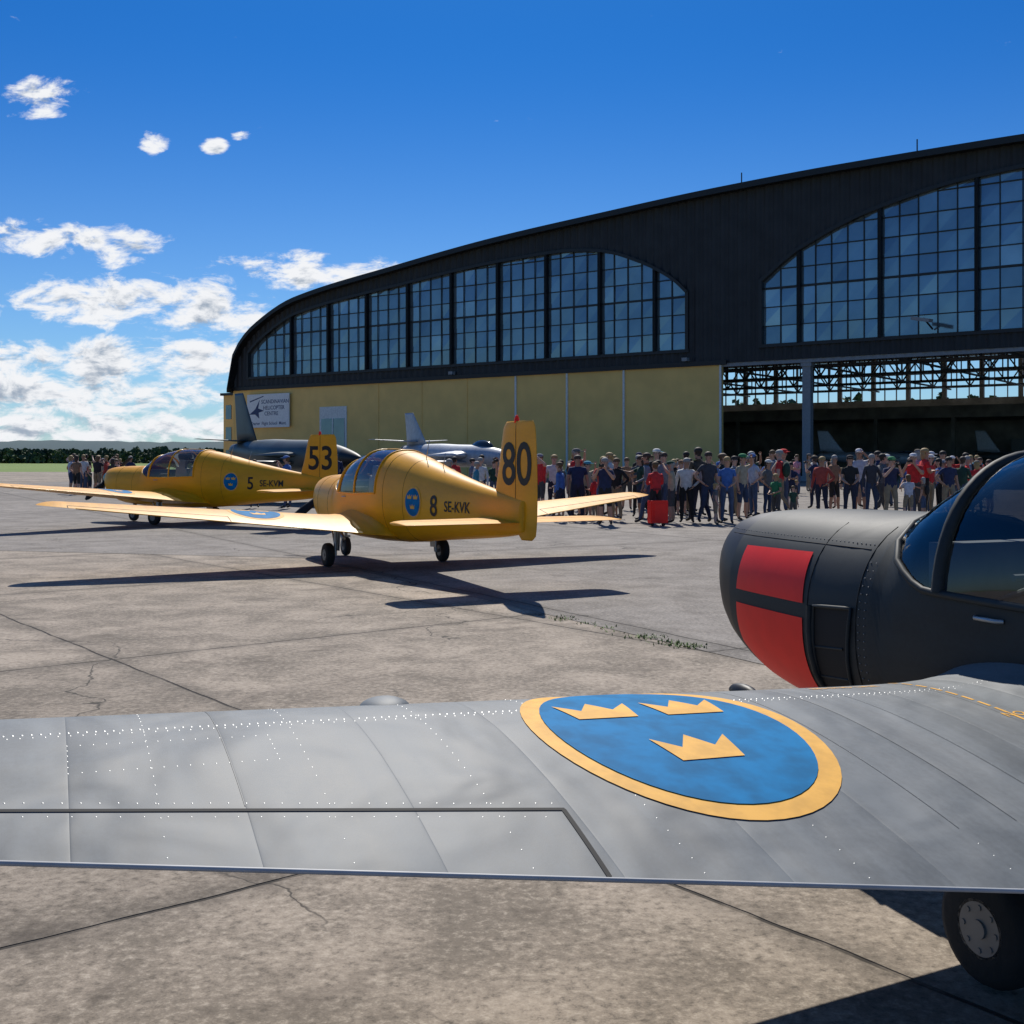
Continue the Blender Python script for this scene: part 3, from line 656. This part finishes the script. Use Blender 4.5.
for i in range(420):
    Y=R.uniform(560,680); X=R.uniform(-.5,-.20)*Y; crown(X,Y,R.uniform(4,7.5)+2.5*mnoise.noise(Vector((X*.02,0,0))),R.uniform(2.2,4),R.random()<.4,1.2)
for i in range(170):
    X=R.uniform(0,190); Y=262-.55*X+R.uniform(-6,14); crown(X,Y,R.uniform(8,14.5),R.uniform(3,4.5),R.random()<.4)
mesh('treeline',vs,fs,TG,None,False)
HILL,nt,b=newmat('hill_forest'); tc=nt.nodes.new('ShaderNodeTexCoord').outputs['Object']
nt.links.new(MIX(nt,NO(nt,tc,.03,4),(.06,.10,.12),(.10,.15,.15)),b.inputs['Base Color']); b.inputs['Roughness'].default_value=1
vs=[];fs=[];n=220
for i in range(n+1):
    X=-1100+i*10; h=18+5*mnoise.noise(Vector((i*.05,3,0)))+1.5*mnoise.noise(Vector((i*.7,1,0)))
    vs+=[(X,1000,-1),(X,1050,max(2,h)),(X,1300,max(2,h*.8))]
for i in range(n): fs+=[(i*3,i*3+3,i*3+4,i*3+1),(i*3+1,i*3+4,i*3+5,i*3+2)]
mesh('hills',vs,fs,HILL)
# ---------------------------------------------------------------- ground
GR,nt,b=newmat('grass_field'); tc=nt.nodes.new('ShaderNodeTexCoord').outputs['Object']
nt.links.new(MIX(nt,NO(nt,tc,.05,5,.7),(.07,.14,.015),(.20,.26,.04)),b.inputs['Base Color']); b.inputs['Roughness'].default_value=.95
mesh('grass_field',[(-3000,-600,-.02),(3000,-600,-.02),(3000,4000,-.02),(-3000,4000,-.02)],[(0,1,2,3)],GR,None,False)
def paving(name,c0,c1,joint,ang,slab,stain=1.0):
    m,nt,b=newmat(name); tc=nt.nodes.new('ShaderNodeTexCoord').outputs['Object']
    mp=nt.nodes.new('ShaderNodeMapping'); mp.inputs['Rotation'].default_value=(0,0,ang); nt.links.new(tc,mp.inputs[0])
    big=NO(nt,tc,.12,3,.6); mid=NO(nt,tc,1.3,5,.7,.4); fine=NO(nt,tc,24,5,.8)
    f=MA(nt,'ADD',MA(nt,'MULTIPLY',mid,.5),MA(nt,'ADD',MA(nt,'MULTIPLY',fine,.32),MA(nt,'MULTIPLY',big,.18)))
    col=MIX(nt,SS(nt,f,.39,.61),c0,c1)
    col=MIX(nt,SS(nt,fine,.50,.72,.0,.5),col,(.48,.42,.34))
    col=MIX(nt,SS(nt,fine,.48,.3,.0,.55),col,(.06,.05,.04))
    col=MIX(nt,MA(nt,'MULTIPLY',SS(nt,NO(nt,tc,.6,5,.75,1.2),.52,.68),.55*stain),col,(.08,.063,.048))
    h=fine
    if joint:
        ds_=nt.nodes.new('ShaderNodeVectorMath'); ds_.operation='MULTIPLY_ADD'; nn=nt.nodes.new('ShaderNodeTexNoise'); nn.inputs['Scale'].default_value=1.2; nn.inputs['Detail'].default_value=5; nt.links.new(tc,nn.inputs['Vector'])
        nt.links.new(nn.outputs['Color'],ds_.inputs[0]); ds_.inputs[1].default_value=(.07,.07,0); nt.links.new(mp.outputs[0],ds_.inputs[2])
        sp=nt.nodes.new('ShaderNodeSeparateXYZ'); nt.links.new(ds_.outputs[0],sp.inputs[0]); ms=[];ids=[]
        for ax,sl,off in(('X',slab[0],slab[2]),('Y',slab[1],slab[3])):
            u=MA(nt,'DIVIDE',MA(nt,'ADD',sp.outputs[ax],off),sl); fr=MA(nt,'FRACT',u); d=MA(nt,'MULTIPLY',MA(nt,'MINIMUM',fr,MA(nt,'SUBTRACT',1.,fr)),sl); ms.append(d); ids.append(MA(nt,'FLOOR',u))
        d=MA(nt,'MINIMUM',ms[0],ms[1])
        wn=nt.nodes.new('ShaderNodeTexWhiteNoise'); wn.noise_dimensions='2D'; cb=nt.nodes.new('ShaderNodeCombineXYZ'); nt.links.new(ids[0],cb.inputs[0]); nt.links.new(ids[1],cb.inputs[1]); nt.links.new(cb.outputs[0],wn.inputs['Vector'])
        hs=nt.nodes.new('ShaderNodeHueSaturation'); nt.links.new(MA(nt,'MULTIPLY_ADD',wn.outputs[0],.26,.87),hs.inputs['Value']); nt.links.new(col,hs.inputs['Color']); col=hs.outputs[0]
        edge=SS(nt,d,.0,.22,.3,0.); col=MIX(nt,edge,col,(.06,.05,.04))
        j=SS(nt,d,.006,.016,1.,0.); jb=SS(nt,NO(nt,tc,3.,3,.6),.36,.5)
        col=MIX(nt,MA(nt,'MULTIPLY',j,MA(nt,'MULTIPLY_ADD',jb,.5,.42)),col,(.022,.018,.014)); h=MA(nt,'SUBTRACT',h,MA(nt,'MULTIPLY',j,6.))
    vo=nt.nodes.new('ShaderNodeTexVoronoi'); vo.feature='DISTANCE_TO_EDGE'; vo.inputs['Scale'].default_value=.22
    wv=nt.nodes.new('ShaderNodeVectorMath'); wv.operation='MULTIPLY_ADD'; n2=nt.nodes.new('ShaderNodeTexNoise'); n2.inputs['Scale'].default_value=1.6; n2.inputs['Detail'].default_value=5; nt.links.new(tc,n2.inputs['Vector']); nt.links.new(n2.outputs['Color'],wv.inputs[0]); wv.inputs[1].default_value=(.9,.9,0); nt.links.new(tc,wv.inputs[2]); nt.links.new(wv.outputs[0],vo.inputs['Vector'])
    cr=MA(nt,'MULTIPLY',SS(nt,vo.outputs['Distance'],.0005,.003,1.,0.),SS(nt,NO(nt,tc,.3,2),.44,.52))
    col=MIX(nt,MA(nt,'MULTIPLY',cr,.8),col,(.02,.018,.015))
    nt.links.new(col,b.inputs['Base Color']); b.inputs['Roughness'].default_value=.88; b.inputs['Specular IOR Level'].default_value=.3
    bn=nt.nodes.new('ShaderNodeBump'); bn.inputs['Strength'].default_value=.7; bn.inputs['Distance'].default_value=.006; nt.links.new(h,bn.inputs['Height']); nt.links.new(bn.outputs[0],b.inputs['Normal']); return m
CONC=paving('concrete_slabs',(.165,.137,.106),(.36,.30,.238),True,math.radians(-38),(4.3,5.6,.9,1.3))
ASPH=paving('old_asphalt',(.14,.125,.11),(.26,.235,.21),True,math.radians(-30),(9,11,2,3),.6)
mesh('concrete_apron',[(-260,-80,0-.008),(330,-80,-.008),(330,165,-.008),(-260,165,-.008)],[(0,1,2,3)],CONC,None,False)
A=Vector((-3.6,20.0)); B=Vector((3.4,7.2)); d=(B-A).normalized()
e0=A-d*0; e1=B+d*14
mesh('asphalt_apron',[(e0.x,e0.y,-.004),(e1.x,e1.y,-.004),(320,-6,-.004),(320,160,-.004),(-30,160,-.004),(-40,30,-.004)],[(0,1,2,3,4,5)],ASPH,None,False)
g=Geo(); WG=mat('weed_green',(.13,.20,.04),.8,nz=.4,ns=5)
for c in range(30):
    t=R.choice([.66,.70,.74,.86,.9,.93,.6,R.uniform(.5,1.2)])+R.gauss(0,.008); p=A+(B-A)*t+Vector((R.gauss(0,.04),R.gauss(0,.04)))
    for i in range(R.randint(6,26)):
        q=p+Vector((R.gauss(0,.08),R.gauss(0,.05))); h=R.uniform(.01,.035); w=R.uniform(.005,.012); a=R.uniform(0,6.28); dx,dy=math.cos(a),math.sin(a); l=R.uniform(0,.06)
        k=len(g.v); g.v+=[(q.x-dx*w,q.y-dy*w,-.005),(q.x+dx*w,q.y+dy*w,-.005),(q.x+dy*l,q.y-dx*l,h)]; g.f.append((k,k+1,k+2)); g.m.append(0)
g.out('grass_tufts',[WG])
# ---------------------------------------------------------------- world
SUN_EL=47; SUN_AZ=-2
w=bpy.data.worlds.new('World'); sc.world=w; w.use_nodes=True; nt=w.node_tree; nt.nodes.clear()
try: w.cycles.sampling_method='MANUAL'; w.cycles.sample_map_resolution=512
except Exception: pass
out=nt.nodes.new('ShaderNodeOutputWorld'); bg=nt.nodes.new('ShaderNodeBackground'); nt.links.new(bg.outputs[0],out.inputs[0]); bg.inputs[1].default_value=.14
sky=nt.nodes.new('ShaderNodeTexSky'); sky.sky_type='NISHITA'; sky.sun_disc=False; sky.sun_elevation=math.radians(SUN_EL); sky.sun_rotation=math.radians(SUN_AZ)
sky.air_density=1.0; sky.dust_density=.3; sky.ozone_density=4.0
tc=nt.nodes.new('ShaderNodeTexCoord').outputs['Generated']; sp=nt.nodes.new('ShaderNodeSeparateXYZ'); nt.links.new(tc,sp.inputs[0])
yy=MA(nt,'MAXIMUM',sp.outputs['Y'],.05); u=MA(nt,'DIVIDE',sp.outputs['X'],yy); v=MA(nt,'DIVIDE',sp.outputs['Z'],yy)
cl=[(42,98,40,20),(153,142,14,12),(215,146,13,9),(240,135,10,5),(50,240,115,18),(125,252,40,18),
 (110,300,165,26),(205,312,70,26),(320,272,105,18),(300,256,34,9),(90,362,190,24),(60,395,210,32),(205,350,62,20),(60,428,260,20)]
mx=None
for px,py,rx,ry in cl:
    a=MA(nt,'MULTIPLY',MA(nt,'SUBTRACT',u,(px-512)/FPX),FPX/rx); c=MA(nt,'MULTIPLY',MA(nt,'SUBTRACT',v,(460-py)/FPX),FPX/ry)
    q=MA(nt,'SUBTRACT',1. if py<340 else 1.1,MA(nt,'ADD',MA(nt,'MULTIPLY',a,a),MA(nt,'MULTIPLY',c,c))); mx=q if mx is None else MA(nt,'MAXIMUM',mx,q)
mx=MA(nt,'MAXIMUM',mx,-1.)
cb=nt.nodes.new('ShaderNodeCombineXYZ'); nt.links.new(u,cb.inputs[0]); nt.links.new(MA(nt,'MULTIPLY',v,2.2),cb.inputs[1])
n1=NO(nt,cb.outputs[0],24,7,.64,.3)
cb2=nt.nodes.new('ShaderNodeCombineXYZ'); nt.links.new(u,cb2.inputs[0]); nt.links.new(MA(nt,'MULTIPLY_ADD',v,2.2,.016),cb2.inputs[1]); n2=NO(nt,cb2.outputs[0],24,5,.64,.3)
val=MA(nt,'ADD',MA(nt,'MULTIPLY',mx,.75),MA(nt,'MULTIPLY',MA(nt,'SUBTRACT',n1,.5),4.2))
dens=SS(nt,val,.0,.85)
dens=MA(nt,'MULTIPLY',dens,SS(nt,sp.outputs['Y'],.1,.2))
sh=MA(nt,'ADD',MA(nt,'MULTIPLY',MA(nt,'SUBTRACT',n1,n2),-4.5),SS(nt,val,.4,1.7,0.,.8),None,True)
sh=SS(nt,sh,.0,1.0)
cc=MIX(nt,sh,(6.4,6.5,6.7),(2.5,3.0,3.7))
tz=SS(nt,sp.outputs['Z'],.0,.36)
tintc=MIX(nt,tz,(.36,.52,.69),(.055,.29,.59))
tintc=MIX(nt,SS(nt,sp.outputs['Z'],.42,.85),tintc,(.5,.62,.72))
tint=MIX(nt,1.0,sky.outputs[0],tintc,'MULTIPLY')
nt.links.new(MIX(nt,dens,tint,cc),bg.inputs[0])
sl=bpy.data.lights.new('sun','SUN'); sl.energy=4.9; sl.angle=math.radians(.53); sl.color=(1,.95,.87); so=link(bpy.data.objects.new('sun',sl))
el=math.radians(SUN_EL); az=math.radians(SUN_AZ); D=Vector((math.sin(az)*math.cos(el),math.cos(az)*math.cos(el),math.sin(el))); so.rotation_euler=D.to_track_quat('Z','Y').to_euler()
# ---------------------------------------------------------------- camera
cd=bpy.data.cameras.new('camera'); co=link(bpy.data.objects.new('camera',cd)); co.location=(0,0,CAMH); co.rotation_euler=(math.radians(90),0,0)
cd.sensor_width=36; cd.sensor_fit='HORIZONTAL'; cd.lens=36*FPX/1024; cd.shift_y=-52/1024; cd.clip_start=.05; cd.clip_end=6000
sc.camera=co
